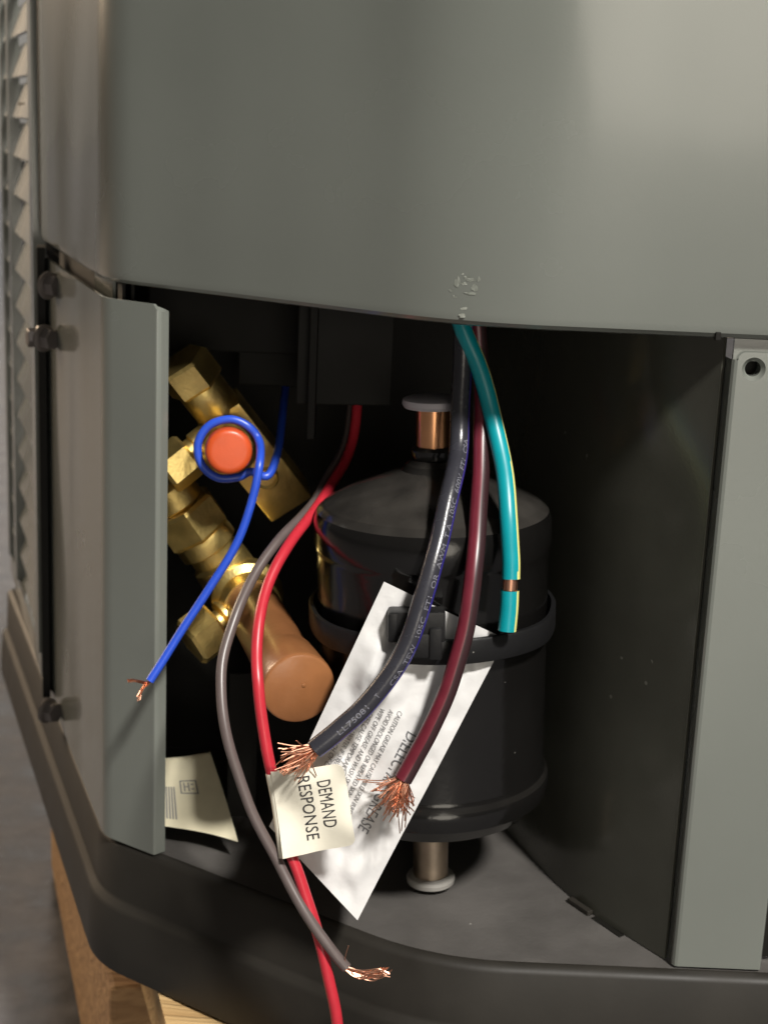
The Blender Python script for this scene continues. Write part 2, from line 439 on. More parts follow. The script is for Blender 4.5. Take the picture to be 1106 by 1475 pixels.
def gpt(s, o=0.0): return G0 + GD * s + GN * o
zlo, zhi = ZR + .012, top
ribs = [(0.0, .012), (.108, .010), (.152, .008)]
def gfin(name, bm, m='paint', smooth=30):
    o = finish(name, bm, m, None, smooth); o.parent = gr; return o
for i, (s_, wd) in enumerate(ribs):
    bm = bmesh.new(); sweep(bm, [gpt(s_ - .001, 0), gpt(s_ + wd, 0)], [(-.001, zhi), (-.001, zlo), (.004, zlo), (.004, zhi)])
    gfin('rib', bm)
bm = bmesh.new(); sweep(bm, [gpt(-.001, .0), gpt(.160, 0)], [(0, zlo), (0, ZR + .001), (.006, ZR + .001), (.006, zlo)])
gfin('bottom_rail', bm)
for bay in range(2):
    s0 = ribs[bay][0] + ribs[bay][1]; s1 = ribs[bay + 1][0] - .001
    bm = bmesh.new()
    sweep(bm, [gpt(s0, 0), gpt(s1, 0)], [(.0012, -.0076), (.0004, -.0068), (.0055, .0079), (.0063, .0075), (.0038, .0)])
    first = gfin('slat', bm)
    z = zlo + .004; first.location = (0, 0, z)
    while z < zhi - .02:
        z += .0172
        c = first.copy(); COL.objects.link(c); c.location = (0, 0, z)
# dark sheet added behind the grille for shade in its gaps, ending lower
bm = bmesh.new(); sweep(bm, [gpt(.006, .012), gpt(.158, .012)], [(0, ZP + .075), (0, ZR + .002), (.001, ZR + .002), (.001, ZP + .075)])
finish('gap_shade_sheet', bm, 'dark', cab, 0)

# hex head screws on the seam
def screw(u, v, Y, r, ax=Vector((-.93, -.37, 0))):
    b = bmesh.new(); p = at(u, v, Y); a = ax.normalized()
    lathe(b, p, a, [(0, r * 1.25), (.0008, r * 1.25), (.0014, r * .95)], 24)
    hexnut(b, p + a * .0012, a, r, r * 1.0, .1, .3)
    return finish('screw', b, 'bolt', cab, 25)
AX = Vector((d2.y * -1, d2.x, 0)); 
AXS = Vector((.55, -.83, 0))
for (u, v, Y) in ((69, 411, .166), (63, 487, .166), (68, 1023, .166)):
    screw(u, v, Y, .0041, Vector((.84, -.54, .0)))
screw(58, 486, .168, .0036, Vector((-.90, -.42, 0)))

# front flange with a screw hole, beside the opening
FX = at(1041, 700, .003).x - .001
flx = FX
bm = bmesh.new()
zt_f = at(1070, 507, .003).z
outl = []
def arc(cx, cz, r, a0, a1, n=6): return [(cx + r * math.cos(R(a0 + (a1 - a0) * i / n)), cz + r * math.sin(R(a0 + (a1 - a0) * i / n))) for i in range(n + 1)]
xR = at(1102, 1300, .003).x
zb_f = ZR + .0008
hc = at(1085, 532, .003); hr = .0021
def strip_with_hole(bm, x0, x1, z0, z1, y, hc, hr, rc):
    # outer loop sampled by angle around hole for a clean ring of quads
    loop = []
    n = 40
    zc0 = hc.z - (hc.x - x0) * 1.0
    sq0, sq1 = x0, x1
    outer = []
    for i in range(n):
        a = 2 * math.pi * i / n; dx, dz = math.cos(a), math.sin(a)
        tx = ((x1 - hc.x) / dx if dx > 1e-9 else (x0 - hc.x) / dx if dx < -1e-9 else 1e9)
        tz = ((z1 - hc.z) / dz if dz > 1e-9 else (zc0 - hc.z) / dz if dz < -1e-9 else 1e9)
        t = min(tx, tz); px, pz = hc.x + dx * t, hc.z + dz * t
        # round the top left corner
        if px < x0 + rc and pz > z1 - rc:
            q = Vector((px - x0 - rc, pz - z1 + rc)); 
            if q.length > rc: q = q.normalized() * rc
            px, pz = x0 + rc + q.x, z1 - rc + q.y
        outer.append((px, pz))
    ov = [bm.verts.new((x, y, z)) for x, z in outer]
    iv = [bm.verts.new((hc.x + math.cos(2 * math.pi * i / n) * hr * 1.5, y, hc.z + math.sin(2 * math.pi * i / n) * hr * 1.5)) for i in range(n)]
    iv2 = [bm.verts.new((hc.x + math.cos(2 * math.pi * i / n) * hr, y + .0012, hc.z + math.sin(2 * math.pi * i / n) * hr)) for i in range(n)]
    iv3 = [bm.verts.new((hc.x + math.cos(2 * math.pi * i / n) * hr, y + .006, hc.z + math.sin(2 * math.pi * i / n) * hr)) for i in range(n)]
    for P, Q in ((ov, iv), (iv, iv2), (iv2, iv3)):
        for i in range(n): bm.faces.new((P[i], P[(i + 1) % n], Q[(i + 1) % n], Q[i]))
    a = bm.verts.new((x0, y, zc0)); b = bm.verts.new((x1, y, zc0)); c = bm.verts.new((x1, y, z0)); d = bm.verts.new((x0, y, z0))
    bm.faces.new((a, b, c, d))
    # turned edges, left and right
    e = bm.verts.new((x0, y, z1 - rc))
    prev = None
    for (dx, dy) in ((0, 0), (-.0008, .0003), (-.0014, .001), (-.0016, .002), (-.0020, .006), (-.0028, .013)):
        cur = (bm.verts.new((x0 + dx, y + dy, z1 - rc)), bm.verts.new((x0 + dx, y + dy, z0)))
        if prev: bm.faces.new((prev[0], cur[0], cur[1], prev[1]))
        prev = cur
    prev = None
    for (dx, dy) in ((0, 0), (.0006, .0002), (.001, .001), (.001, .012)):
        cur = (bm.verts.new((x1 + dx, y + dy, z1)), bm.verts.new((x1 + dx, y + dy, z0)))
        if prev: bm.faces.new((prev[0], cur[0], cur[1], prev[1]))
        prev = cur
strip_with_hole(bm, FX + .0016, xR, zb_f, zt_f, .003, hc, hr, .0022)
bmesh.ops.remove_doubles(bm, verts=bm.verts, dist=1e-5)
finish('door_jamb', bm, 'paint', cab, 0)
# backing strip above and behind the jamb, and dark sheet standing in for shade behind it
bm = bmesh.new(); box(bm, Vector(((FX + .40) / 2, .0050, (ZP + .02 + zt_f - .0025) / 2)), Vector(((.40 - FX) / 2 - .0005, 0, 0)), Vector((0, .0008, 0)), Vector((0, 0, (ZP + .02 - zt_f + .0025) / 2)), 0)
finish('header_strip', bm, 'paint', cab, 0)
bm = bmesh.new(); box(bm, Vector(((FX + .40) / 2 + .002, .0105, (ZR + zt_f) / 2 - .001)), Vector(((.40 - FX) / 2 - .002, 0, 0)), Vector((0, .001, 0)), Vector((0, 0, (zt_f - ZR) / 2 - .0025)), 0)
finish('shade_backing', bm, 'dark', cab, 0)
# partition plate running back from the jamb
bm = bmesh.new()
ppath = fillet([(FX - .0006, .0085), (.0664, .0402), (.0487, .0874), (.030, .145)], [.02, .03], 6)
sweep(bm, ppath, [(0, ZP + .045), (0, ZR + .0003), (-.0012, ZR + .0003), (-.0012, ZP + .045)])
finish('partition', bm, 'inner', cab, 40)
pdn = Vector((.0664 - FX + .0012, .0342)).normalized()
# back plate, top plate
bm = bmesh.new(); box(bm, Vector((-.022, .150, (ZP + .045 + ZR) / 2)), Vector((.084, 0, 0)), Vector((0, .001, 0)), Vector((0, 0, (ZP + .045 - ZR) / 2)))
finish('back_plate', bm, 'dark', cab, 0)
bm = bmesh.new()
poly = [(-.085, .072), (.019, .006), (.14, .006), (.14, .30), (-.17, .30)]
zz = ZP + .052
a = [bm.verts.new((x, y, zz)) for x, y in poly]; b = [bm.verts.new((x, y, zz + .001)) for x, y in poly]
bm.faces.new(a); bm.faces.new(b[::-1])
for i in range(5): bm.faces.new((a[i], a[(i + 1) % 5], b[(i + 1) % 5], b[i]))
finish('top_light_stop', bm, 'dark', cab, 0)  # unseen plate added to keep light from leaking in above
# valve bracket and hanging plate behind the valves
bm = bmesh.new(); box(bm, at(388, 512, .120), Vector((.0105, 0, 0)), Vector((0, .0008, 0)), Vector((0, 0, .0105)), .0005)
box(bm, at(330, 462, .115), Vector((.027, 0, 0)), Vector((0, .0008, 0)), Vector((0, 0, .0105)), .0005)
finish('valve_bracket', bm, 'bracket', cab, 0)
bm = bmesh.new(); box(bm, at(350, 1075, .092), Vector((.0050, .001, 0)), Vector((0, .0006, 0)), Vector((0, 0, .027)), .0003)
finish('foot_bracket', bm, 'bracket', cab, 0)
bm = bmesh.new(); box(bm, at(498, 500, .080), Vector((.0150, .002, 0)), Vector((0, .0006, 0)), Vector((0, 0, .0185)), .0004)
box(bm, at(452, 520, .078), Vector((.0012, 0, 0)), Vector((0, .006, 0)), Vector((0, 0, .024)), .0003)
finish('wire_shade_plate', bm, 'dark', cab, 0)  # dark plate added for the shade in which the thin wires vanish

# base pan
rim = [p for p in densify(upto(path, .34), .02)]
rim = [Vector((p.x, p.y)) for p in rim]
secp = [(.0031, ZR), (.0030, ZR), (.0008, ZR - .0006), (-.0006, ZR - .0022), (-.0010, ZR - .0195), (-.0014, ZR - .0208), (-.0030, ZR - .0222), (-.0036, ZR - .0240), (-.0046, ZB + .003), (-.004, ZB), (.06, ZB)]
bm = bmesh.new(); sweep(bm, rim, secp, closed=False)
pan = finish('base_pan', bm, 'pan', cab, 40)
# floor of the pan
bm = bmesh.new()
inner_loop = []
n = len(rim)
for i, p in enumerate(rim):
    t = (rim[min(i + 1, n - 1)] - rim[max(i - 1, 0)]).normalized(); q = Vector((t.y, -t.x))
    if q.y < 0 and abs(t.x) > .3: q = -q
    if abs(t.x) <= .3 and q.x < 0: q = -q
    inner_loop.append(p + q * .0030)
vs = [bm.verts.new((p.x, p.y, ZR - .0001)) for p in inner_loop] + [bm.verts.new((.42, .34, ZR - .0001))]
bm.faces.new(vs)
finish('pan_floor', bm, 'pan_pale', pan, 0)
cc = Vector((.0664, .0402)) - pdn * .0035; c = Vector((cc.x - pdn.y * .0016, cc.y + pdn.x * .0016, ZR)); pd3 = Vector((pdn.x, pdn.y, 0)); pn3 = Vector((-pdn.y, pdn.x, 0))
bm = bmesh.new(); box(bm, Vector((c.x, c.y, ZR + .0008)) , pd3 * .0050, pn3 * .0011, Vector((0, 0, .0008)), .0003)
finish('floor_tab', bm, 'pan', pan, 0)
cc = Vector((.0664, .0402)) - pdn * .0165; c = Vector((cc.x - pdn.y * .0014, cc.y + pdn.x * .0014, ZR))
bm = bmesh.new(); box(bm, Vector((c.x, c.y, ZR + .0001)), pd3 * .0065, pn3 * .0010, Vector((0, 0, .00015)), 0)
finish('pan_slot_shade', bm, 'dark', pan, 0)  # thin dark plate on the pan, painted shade of an open slot

# ------------------------------------------------------------------ filter drier
YD = .047
top_c = at(623, 715, YD); bot_c = at(620, 1262, YD)
ax = (top_c - bot_c).normalized()
def axis_at(v):   # point of the axis seen at image row v
    u = 623 - 3 * (v - 715) / 550
    return at(u, v, YD + (v - 715) / 550 * 0)
RD = .0359
dr = thing('filter_drier', 'glossy black can shaped filter drier standing between the wires and the dark partition', 'filter drier', at(620, 1275, YD))
z_low = (axis_at(1165) - bot_c).dot(ax)
z_shoulder = (axis_at(726) - bot_c).dot(ax)
bm = bmesh.new()
H = z_shoulder
prof = [(z_low, .0), (z_low, .010), (z_low + .001, .022), (z_low + .004, .0315), (z_low + .009, .0362), (z_low + .0125, RD + .0009), (z_low + .015, RD + .0006), (z_low + .0165, RD - .0004), (z_low + .018, RD - .0008),
        (H - .014, RD - .0008), (H - .0125, RD - .0004), (H - .0115, RD), (H - .004, RD), (H - .0012, RD - .001), (H + .0008, RD - .0032), (H + .0042, .0262), (H + .0098, .0125), (H + .0108, .0095), (H + .0125, .0082), (H + .014, .0066), (H + .014, .0)]
lathe(bm, bot_c, ax, prof, 96)
dome = finish('body', bm, 'drier', dr, 28)
bm = bmesh.new(); hs = H + .0135
lathe(bm, bot_c, ax, [(hs, .0058), (hs + .002, .0066), (hs + .0035, .0066), (hs + .0045, .0055)], 40)
finish('collar', bm, 'drier', dr, 30)
bm = bmesh.new(); zc = (at(624, 584, YD) - bot_c).dot(ax)
lathe(bm, bot_c, ax, [(hs + .003, .0050), (zc, .0050)], 40)
finish('copper_stub', bm, 'copper', dr, 30)
bm = bmesh.new()
lathe(bm, bot_c, ax, [(zc - .0006, .0055), (zc - .0004, .0086), (zc + .0006, .0092), (zc + .0020, .0090), (zc + .0024, .0080), (zc + .0024, 0)], 48)
finish('stub_cap', bm, 'white_cap', dr, 30)
bm = bmesh.new(); zl = (at(620, 1263, YD) - bot_c).dot(ax)
lathe(bm, bot_c, ax, [(z_low + .001, .0085), (z_low - .003, .0085), (z_low - .004, .0072), (z_low - .0045, .0056), (zl, .0056)], 40)
finish('lower_stub', bm, 'zinc', dr, 30)
bm = bmesh.new()
lathe(bm, bot_c, ax, [(zl + .0015, .0060), (zl + .001, .0074), (zl + .0001, .0078), (zl - .0012, .0076), (zl - .0015, .0066), (zl - .0015, 0)], 48)
finish('lower_cap', bm, 'clear_cap', dr, 30, label='milky plastic cap on the lower tube')
drier_low = bot_c + ax * (zl - .0015)
print('drier lowest z', drier_low.z, 'ZR', ZR)

# ------------------------------------------------------------------ cable tie round the drier
ct = thing('cable_tie', 'black nylon cable tie band strapped round the drier with its blocky head at the front', 'cable tie', at(600, 900, .02))
hb = (axis_at(878) - bot_c).dot(ax)
_, ea, eb = basis(ax)
bm = bmesh.new(); n = 96
rr = RD + .0004; rings = []
for k in range(n):
    a = 2 * math.pi * k / n; dirv = ea * math.cos(a) + eb * math.sin(a)
    base = bot_c + ax * hb
    lift = max(0.0, min(1.0, (-.15 - dirv.y) / .6)); lift = .0024 * lift * lift * (3 - 2 * lift)
    rings.append([bm.verts.new(base + dirv * (rr + lift + o) + ax * h) for o, h in ((0, -.0037), (.0011, -.0036), (.0014, -.003), (.0014, .003), (.0011, .0036), (0, .0037))])
for k in range(n):
    for j in range(6): bm.faces.new((rings[k][j], rings[k][(j + 1) % 6], rings[(k + 1) % n][(j + 1) % 6], rings[(k + 1) % n][j]))
finish('band', bm, 'tie', ct, 40)
bm = bmesh.new()
hc_ = at(600, 905, .0060)
rx = (at(641, 905, .006) - at(559, 905, .006)) / 2; ez_ = ax * .0062
box(bm, hc_ + ax * .0012, rx, Vector((0, .0032, 0)), ez_ * .72, .0009)
box(bm, at(596, 926, .0052), rx * .62, Vector((0, .0030, 0)), ax * .0036, .0008)
box(bm, at(566, 900, .0055), rx * .18, Vector((0, .0030, 0)), ax * .0042, .0006)
box(bm, at(627, 923, .0048), rx * .22, Vector((0, .0034, .0)), ax * .0046, .0006)
finish('head', bm, 'tie', ct, 30)

# ------------------------------------------------------------------ grease packet
def surf(corners, disp):
    A, B, C_, D = corners
    def f(s, t, lift=0.0):
        p = A * (1 - s) * (1 - t) + B * s * (1 - t) + C_ * s * t + D * (1 - s) * t
        return p + Vector((0, -1, .15)).normalized() * (disp(s, t) + lift)
    return f
def sheet(bm, f, ns, nt, th=.0003):
    F = [[bm.verts.new(f(i / ns, j / nt)) for j in range(nt + 1)] for i in range(ns + 1)]
    B = [[bm.verts.new(f(i / ns, j / nt, -th)) for j in range(nt + 1)] for i in range(ns + 1)]
    for i in range(ns):
        for j in range(nt):
            bm.faces.new((F[i][j], F[i + 1][j], F[i + 1][j + 1], F[i][j + 1]))
            bm.faces.new((B[i][j], B[i][j + 1], B[i + 1][j + 1], B[i + 1][j]))
    for i in range(ns):
        bm.faces.new((F[i][0], B[i][0], B[i + 1][0], F[i + 1][0])); bm.faces.new((F[i][nt], F[i + 1][nt], B[i + 1][nt], B[i][nt]))
    for j in range(nt):
        bm.faces.new((F[0][j], F[0][j + 1], B[0][j + 1], B[0][j])); bm.faces.new((F[ns][j], B[ns][j], B[ns][j + 1], F[ns][j + 1]))
def pdisp(s, t):
    e = min(s, 1 - s, t * 2, (1 - t) * 2); e = min(1, e / .16)
    wr = noise.noise(Vector((s * 4.2, t * 9, 3.3))) * .0014 + noise.noise(Vector((s * 9, t * 16, 8.1))) * .0008 - abs(noise.noise(Vector((s * 5 + t * 3, t * 12 - s * 4, 5.5)))) * .0012
    lump = .0030 * math.exp(-(((s - .22) / .16) ** 2 + ((t - .30) / .10) ** 2)) + .0016 * math.exp(-(((s - .5) / .28) ** 2 + ((t - .42) / .14) ** 2))
    bow = .0012 * math.sin(math.pi * s)
    low = .0009 * math.sin(t * 9 + s * 4) * t
    return e * (wr + lump) + bow + low
PK = (at(553, 838, .0088), at(728, 920, .0148), at(515, 1325, .0010), at(388, 1190, .0040))
pk = surf(PK, pdisp)
pkt = thing('grease_packet', 'white foil packet of dielectric grease tucked under the cable tie on the drier', 'packet', PK[2])
bm = bmesh.new(); sheet(bm, pk, 40, 80); finish('sachet', bm, 'packet', pkt, 60)
bm = bmesh.new()
add_text(bm, 'DIELECTRIC GREASE', lambda x, y: pk(.650 + .100 * y, .405 + .365 * x, .00018))
lines = ['CAUTION GREASE MAY CAUSE MILD SKIN IRRITATION', 'AVOID PROLONGED OR REPEATED SKIN CONTACT', 'WIPE OFF GREASE AND WASH SKIN WITH SOAP', 'IN EYES CAUSE TEMPORARY IRRITATION', 'RINSE WITH WATER IF SWALLOWED', 'KEEP OUT OF REACH OF CHILDREN']
for i, t_ in enumerate(lines):
    s0 = .515 - .066 * i; L_ = (.44, .42, .41, .36, .32, .33)[i]
    add_text(bm, t_, lambda x, y, s0=s0, L_=L_, i=i: pk(s0 + .040 * y, .365 + .012 * i + L_ * x, .00018))
finish('print', bm, 'softink', pkt, 0)
# ring mark, half hidden by the black wire
bm = bmesh.new()
for k in range(24):
    a0, a1 = 2 * math.pi * k / 24, 2 * math.pi * (k + 1) / 24
    f = lambda a, r: pk(.30 + math.cos(a) * r / .041, .66 + math.sin(a) * r / .088, .00018)
    bm.faces.new([bm.verts.new(f(a0, .0031)), bm.verts.new(f(a1, .0031)), bm.verts.new(f(a1, .0029)), bm.verts.new(f(a0, .0029))])
finish('ring_mark', bm, 'greyink', pkt, 0)

# ------------------------------------------------------------------ valves
def px(n, Y=.08): return n / FPX * (Y + .40) * 1.0
def hexdir(u0, v0, Y0, u1, v1, Y1): 
    a, b = at(u0, v0, Y0), at(u1, v1, Y1); return a, (b - a).normalized(), (b - a).length

uv = thing('service_valve', 'brass service valve with a round red cap and a blue wire looped round it', 'valve', at(390, 690, .09), 'brass service valves')
# along the main axis, from the hexagonal cap down to the block
a0, adir, _ = hexdir(256, 516, .076, 440, 750, .098)
bm = bmesh.new(); hexnut(bm, a0 + adir * .001, adir, px(43), px(48), .10, .45)
lathe(bm, a0 + adir * (px(48)), adir, [(0, px(24)), (.0012, px(24))], 32)
finish('hex_cap', bm, 'brass', uv, 25)
bm = bmesh.new()
lathe(bm, a0 + adir * px(49), adir, [(0, px(33)), (px(6), px(35)), (px(52), px(35)), (px(62), px(31))], 40)
finish('neck', bm, 'brass', uv, 30)
bm = bmesh.new()
vdir = Vector((0, 1, 0)) - adir * adir.y; vdir.normalize(); sdir = adir.cross(vdir).normalized()
bl0, bl1 = px(98), px(292)
box(bm, a0 + adir * ((bl0 + bl1) / 2), adir * ((bl1 - bl0) / 2), sdir * px(37), vdir * px(30), .0010)
cdisc = at(402, 683, .0) ; 
finish('body', bm, 'brass', uv, 30)
frontY = vdir * (-px(30))
bm = bmesh.new(); pc = a0 + adir * px(222) + frontY
lathe(bm, pc + vdir * .0005, -vdir, [(0, px(19)), (.0012, px(19)), (.0016, px(17)), (.0008, px(13)), (.0008, 0)], 32)
finish('plug', bm, 'brass', uv, 30)
# red cap, pointing out of the opening
rc = at(330, 651, .058); raxis = (CAM + Vector((.0, 0, -.03)) - rc).normalized(); raxis = (raxis + Vector((.02, 0, -.05))).normalized()
bm = bmesh.new()
lathe(bm, rc - raxis * .020, raxis, [(0, px(44)), (.004, px(44)), (.006, px(36)), (.012, px(34))], 40)
finish('cap_seat', bm, 'brass', uv, 30)
bm = bmesh.new()
lathe(bm, rc - raxis * .011, raxis, [(0, .0074), (.0088, .0072), (.0098, .0070), (.0104, .0065), (.0107, .0058), (.0108, .0050), (.0107, 0)], 48)
finish('red_cap', bm, 'red_cap', uv, 30)
# side port with its small hexagonal cap
s0_, sd, _ = hexdir(300, 632, .080, 236, 684, .074)
bm = bmesh.new(); lathe(bm, s0_, sd, [(0, px(24)), (px(22), px(24)), (px(24), px(20)), (px(40), px(20))], 32)
finish('port', bm, 'brass', uv, 30)
bm = bmesh.new(); hexnut(bm, s0_ + sd * px(34), sd, px(36), px(50), .12, .2)
finish('port_cap', bm, 'brass', uv, 25)

lv = thing('service_valve', 'lower brass service valve with a large brown plug and hexagonal nuts', 'valve', at(340, 860, .09), 'brass service valves')
b0, bdir, _ = hexdir(236, 694, .086, 362, 872, .094)
bm = bmesh.new(); lathe(bm, b0, bdir, [(0, px(34)), (px(8), px(40)), (px(40), px(40)), (px(44), px(36))], 40)
finish('collar', bm, 'brass', lv, 30)
bm = bmesh.new(); hexnut(bm, b0 + bdir * px(45), bdir, px(54), px(54), .08, .55)
finish('hex_nut', bm, 'brass', lv, 25)
bm = bmesh.new(); lathe(bm, b0 + bdir * px(99), bdir, [(0, px(44)), (px(12), px(46)), (px(24), px(46)), (px(28), px(38)), (px(46), px(38)), (px(52), px(44)), (px(110), px(46)), (px(122), px(36))], 40)
finish('body', bm, 'brass', lv, 30)
# large tube facing out, and its brown plug
f0 = at(352, 852, .090); f1 = at(431, 993, .015)
fd = (f1 - f0).normalized(); fl = (f1 - f0).length
bm = bmesh.new(); lathe(bm, f0 - fd * .004, fd, [(0, px(50)), (.004, px(56)), (.010, px(56)), (.012, px(46)), (.018, px(44))], 40)
finish('union', bm, 'brass', lv, 30)
bm = bmesh.new()
lathe(bm, f0 + fd * .006, fd, [(0, .0088), (fl - .026, .0090), (fl - .024, .0098), (fl - .008, .0108), (fl - .0072, .0108), (fl - .0064, .0105), (fl - .0060, .0098), (fl - .0060, 0)], 64)
nv = Vector((.0014, 0, .0012)); nv -= fd * nv.dot(fd)
lathe(bm, f1 + nv, fd, [(-.001, .0006), (.0002, .0006), (.0004, 0)], 12)
finish('brown_plug', bm, 'brown_cap', lv, 30)
s0_, sd, _ = hexdir(352, 868, .080, 262, 936, .068)
bm = bmesh.new(); lathe(bm, s0_, sd, [(0, px(24)), (px(30), px(24)), (px(34), px(28)), (px(40), px(28)), (px(44), px(18)), (px(62), px(18))], 32)
finish('port', bm, 'brass', lv, 30)
bm = bmesh.new(); hexnut(bm, s0_ + sd * px(54), sd, px(42), px(50), .14, .1)
finish('port_cap', bm, 'brass', lv, 25)

# ------------------------------------------------------------------ wires
def wire_pts(pix, step=10):
    pts = spline([at(u, v, Y) for u, v, Y in pix], step); k = random.uniform(0, 50)
    out = []
    for p in pts:
        q = p * 55; out.append(p + Vector((noise.noise(q + Vector((k, 0, 0))), noise.noise(q + Vector((0, k, 0))), noise.noise(q + Vector((0, 0, k))))) * .0007)
    return out
def insulation(name, pts, r, m, parent, n=16, mats=None, trans=False):
    b = bmesh.new(); tube(b, pts, r, n, mats=mats); return finish(name, b, m, parent, 50)
def strands(parent, p, d, n, L_, spread, r=.00012, core=0.0, gather=.0, curl=.5, seed=1, m='strand', label=None):
    rnd = random.Random(seed); b = bmesh.new(); d = d.normalized(); _, a, c = basis(d)
    for i in range(n):
        an = rnd.uniform(0, 2 * math.pi); q = math.sqrt(rnd.random())
        off = (a * math.cos(an) + c * math.sin(an))
        st = p + off * core * q - d * .002
        tgt = d + off * spread * q * rnd.uniform(.3, 1.2) + Vector((rnd.uniform(-1, 1), rnd.uniform(-1, 1), rnd.uniform(-1, 1))) * .10
        l = L_ * rnd.uniform(.55, 1.05)
        bend = Vector((rnd.uniform(-1, 1), rnd.uniform(-1, 1), rnd.uniform(-1, 1))) * curl * l * rnd.random()
        pts = [st, st + d * .0022, st + d * .002 + tgt * l * .5 + bend * .25, st + d * .002 + tgt * l + bend]
        tube(b, spline(pts, 5), r, 5)
    return finish('copper_strands', b, m, parent, 60, kind='stuff', label=label)

# green wire with yellow stripe
gp = [(652, 420, .036), (668, 476, .034), (690, 530, .033), (710, 600, .030), (724, 670, .023), (733, 745, .014), (736, 800, .011), (735, 833, .010)]
pts = wire_pts(gp); g = thing('ground_wire', 'teal green wire with a yellow stripe and a nick of bare copper near its end', 'wire', pts[-1])
def stripe(a0, a1):
    return lambda a, t=0: 1 if a0 <= (a % (2 * math.pi)) <= a1 else 0
gm = lambda a, t=1: 1 if R(262 + 24 * t) - R(26) <= a <= R(262 + 24 * t) + R(26) else 0
gm1 = lambda a, t=1: gm(a, 1)
b = bmesh.new(); tube(b, pts, .00255, 40, mats=gm); finish('insulation', b, ['teal', 'yellow'], g, 50)
e0, e1 = at(735, 833, .010), at(734, 850, .0098); e2 = at(730, 908, .0085)
b = bmesh.new(); tube(b, [e0 + (e0 - e1) * .6, e0, e1, e1 + (e1 - e0) * .5], .0021, 20); finish('bare_copper', b, 'strand', g, 50)
b = bmesh.new(); tube(b, spline([e1, at(733, 876, .0092), e2], 6), .0026, 40, mats=gm1, cap=False)
tube(b, [e2, e2 + (e1 - e2) * .02], .0026, 40); finish('end_sleeve', b, ['teal', 'yellow'], g, 50, label='loose sleeve of teal and yellow insulation at the tip')

# black wire
bp = [(672, 420, .036), (667, 500, .035), (664, 570, .033), (660, 645, .027), (646, 720, .014), (627, 800, .004), (604, 882, -.002), (575, 950, -.004), (530, 1014, -.006), (490, 1052, -.008), (452, 1080, -.009)]
pts = wire_pts(bp); bk = thing('black_wire', 'thick black stranded wire with white printing and a frayed copper end', 'wire', pts[-1])
RB = .0028
b = bmesh.new(); tube(b, pts, RB, 36, mats=stripe(R(252), R(302))); finish('insulation', b, ['black', 'purple'], bk, 50)
# printing along the wire
fr = frames(pts); cum = [0]
for i in range(1, len(pts)): cum.append(cum[-1] + (pts[i] - pts[i - 1]).length)
def on_wire(d, ang, lift, r):
    i = 0
    while i < len(cum) - 2 and cum[i + 1] < d: i += 1
    t = (d - cum[i]) / (cum[i + 1] - cum[i]); p = pts[i].lerp(pts[i + 1], t)
    a = fr[i][1].lerp(fr[i + 1][1], t).normalized(); c_ = fr[i][2].lerp(fr[i + 1][2], t).normalized()
    return p + (a * math.cos(ang) + c_ * math.sin(ang)) * (r + lift)
tot = cum[-1]
b = bmesh.new()
def wtext(s, d0, d1, angc, h):
    # runs from the frayed end upward (reading towards the panel)
    add_text(b, s, lambda x, y: on_wire(tot - (d0 + (d1 - d0) * x), -angc + (y - .5) * h / RB, .00008, RB))
wtext('LL75081', .008, .019, R(12), .0015)
wtext('T', .0225, .0235, R(16), .0015)
wtext('CSA  TEW  105C  FT1  OR  AWM  T A  105C  600V  FT1  CSA', .0275, .102, R(40), .0015)
finish('printing', b, 'whiteink', bk, 0)
endd = (pts[-1] - pts[-4]).normalized()
strands(bk, pts[-1], endd + Vector((-.1, -.1, .0)), 64, .0085, .62, .00017, .0021, curl=.7, seed=5)
b = bmesh.new()
q0 = pts[-1]; 
for k in range(16):
    rnd = random.Random(k); o = Vector((rnd.uniform(-1, 1), rnd.uniform(-1, 1), rnd.uniform(-1, 1))) * .0013
    tube(b, spline([q0 - endd * .002 + o, q0 + o, at(425, 1098, -.0095) + o * .9, at(407 + rnd.uniform(-3, 6), 1114 + rnd.uniform(-5, 3), -.011) + o * .5], 5), .00022, 6)
finish('twisted_copper', b, 'strand', bk, 60, kind='stuff')

# maroon wire
mp_ = [(684, 420, .040), (690, 520, .038), (694, 600, .034), (692, 680, .025), (684, 790, .010), (676, 860, .004), (668, 920, .001), (650, 985, -.001), (622, 1050, -.002), (598, 1092, -.003), (580, 1122, -.004)]
pts2 = wire_pts(mp_); mw = thing('maroon_wire', 'thick dark red wire fading to black along one side, ending in a frayed copper brush', 'wire', pts2[-1])
b = bmesh.new(); tube(b, pts2, .00255, 36, mats=lambda a, t=0: 0 if abs((a - R(10 + 50 * t) + math.pi) % (2 * math.pi) - math.pi) < R(26 + 44 * t) else 1); finish('insulation', b, ['maroon', 'maroon_dark'], mw, 50)
ed = (pts2[-1] - pts2[-4]).normalized()
strands(mw, pts2[-1], ed, 84, .0095, .85, .00017, .0020, curl=.75, seed=11)
b = bmesh.new()
for k in range(26):
    rnd = random.Random(100 + k); o = Vector((rnd.uniform(-1, 1), rnd.uniform(-1, 1), rnd.uniform(-1, 1))) * .0016
    tube(b, spline([pts2[-1] - ed * .002 + o, pts2[-1] + o, at(572, 1145, -.0055) + o * 1.2, at(572 + rnd.uniform(-16, 18), 1166 + rnd.uniform(-8, 6), -.0055) + o], 5), .0002, 6)
finish('copper_brush', b, 'strand', mw, 60, kind='stuff')

# blue wire looped round the red cap
lc = rc - raxis * .004
_, la, lb = basis(raxis)
loop = []
LR = .0096
def lp(a, r, back): return lc + (la * math.cos(a) + lb * math.sin(a)) * r - raxis * back
blp = [at(424, 420, .130), at(416, 500, .129), at(412, 550, .124), at(407, 597, .100), at(400, 650, .075), at(386, 685, .066)]
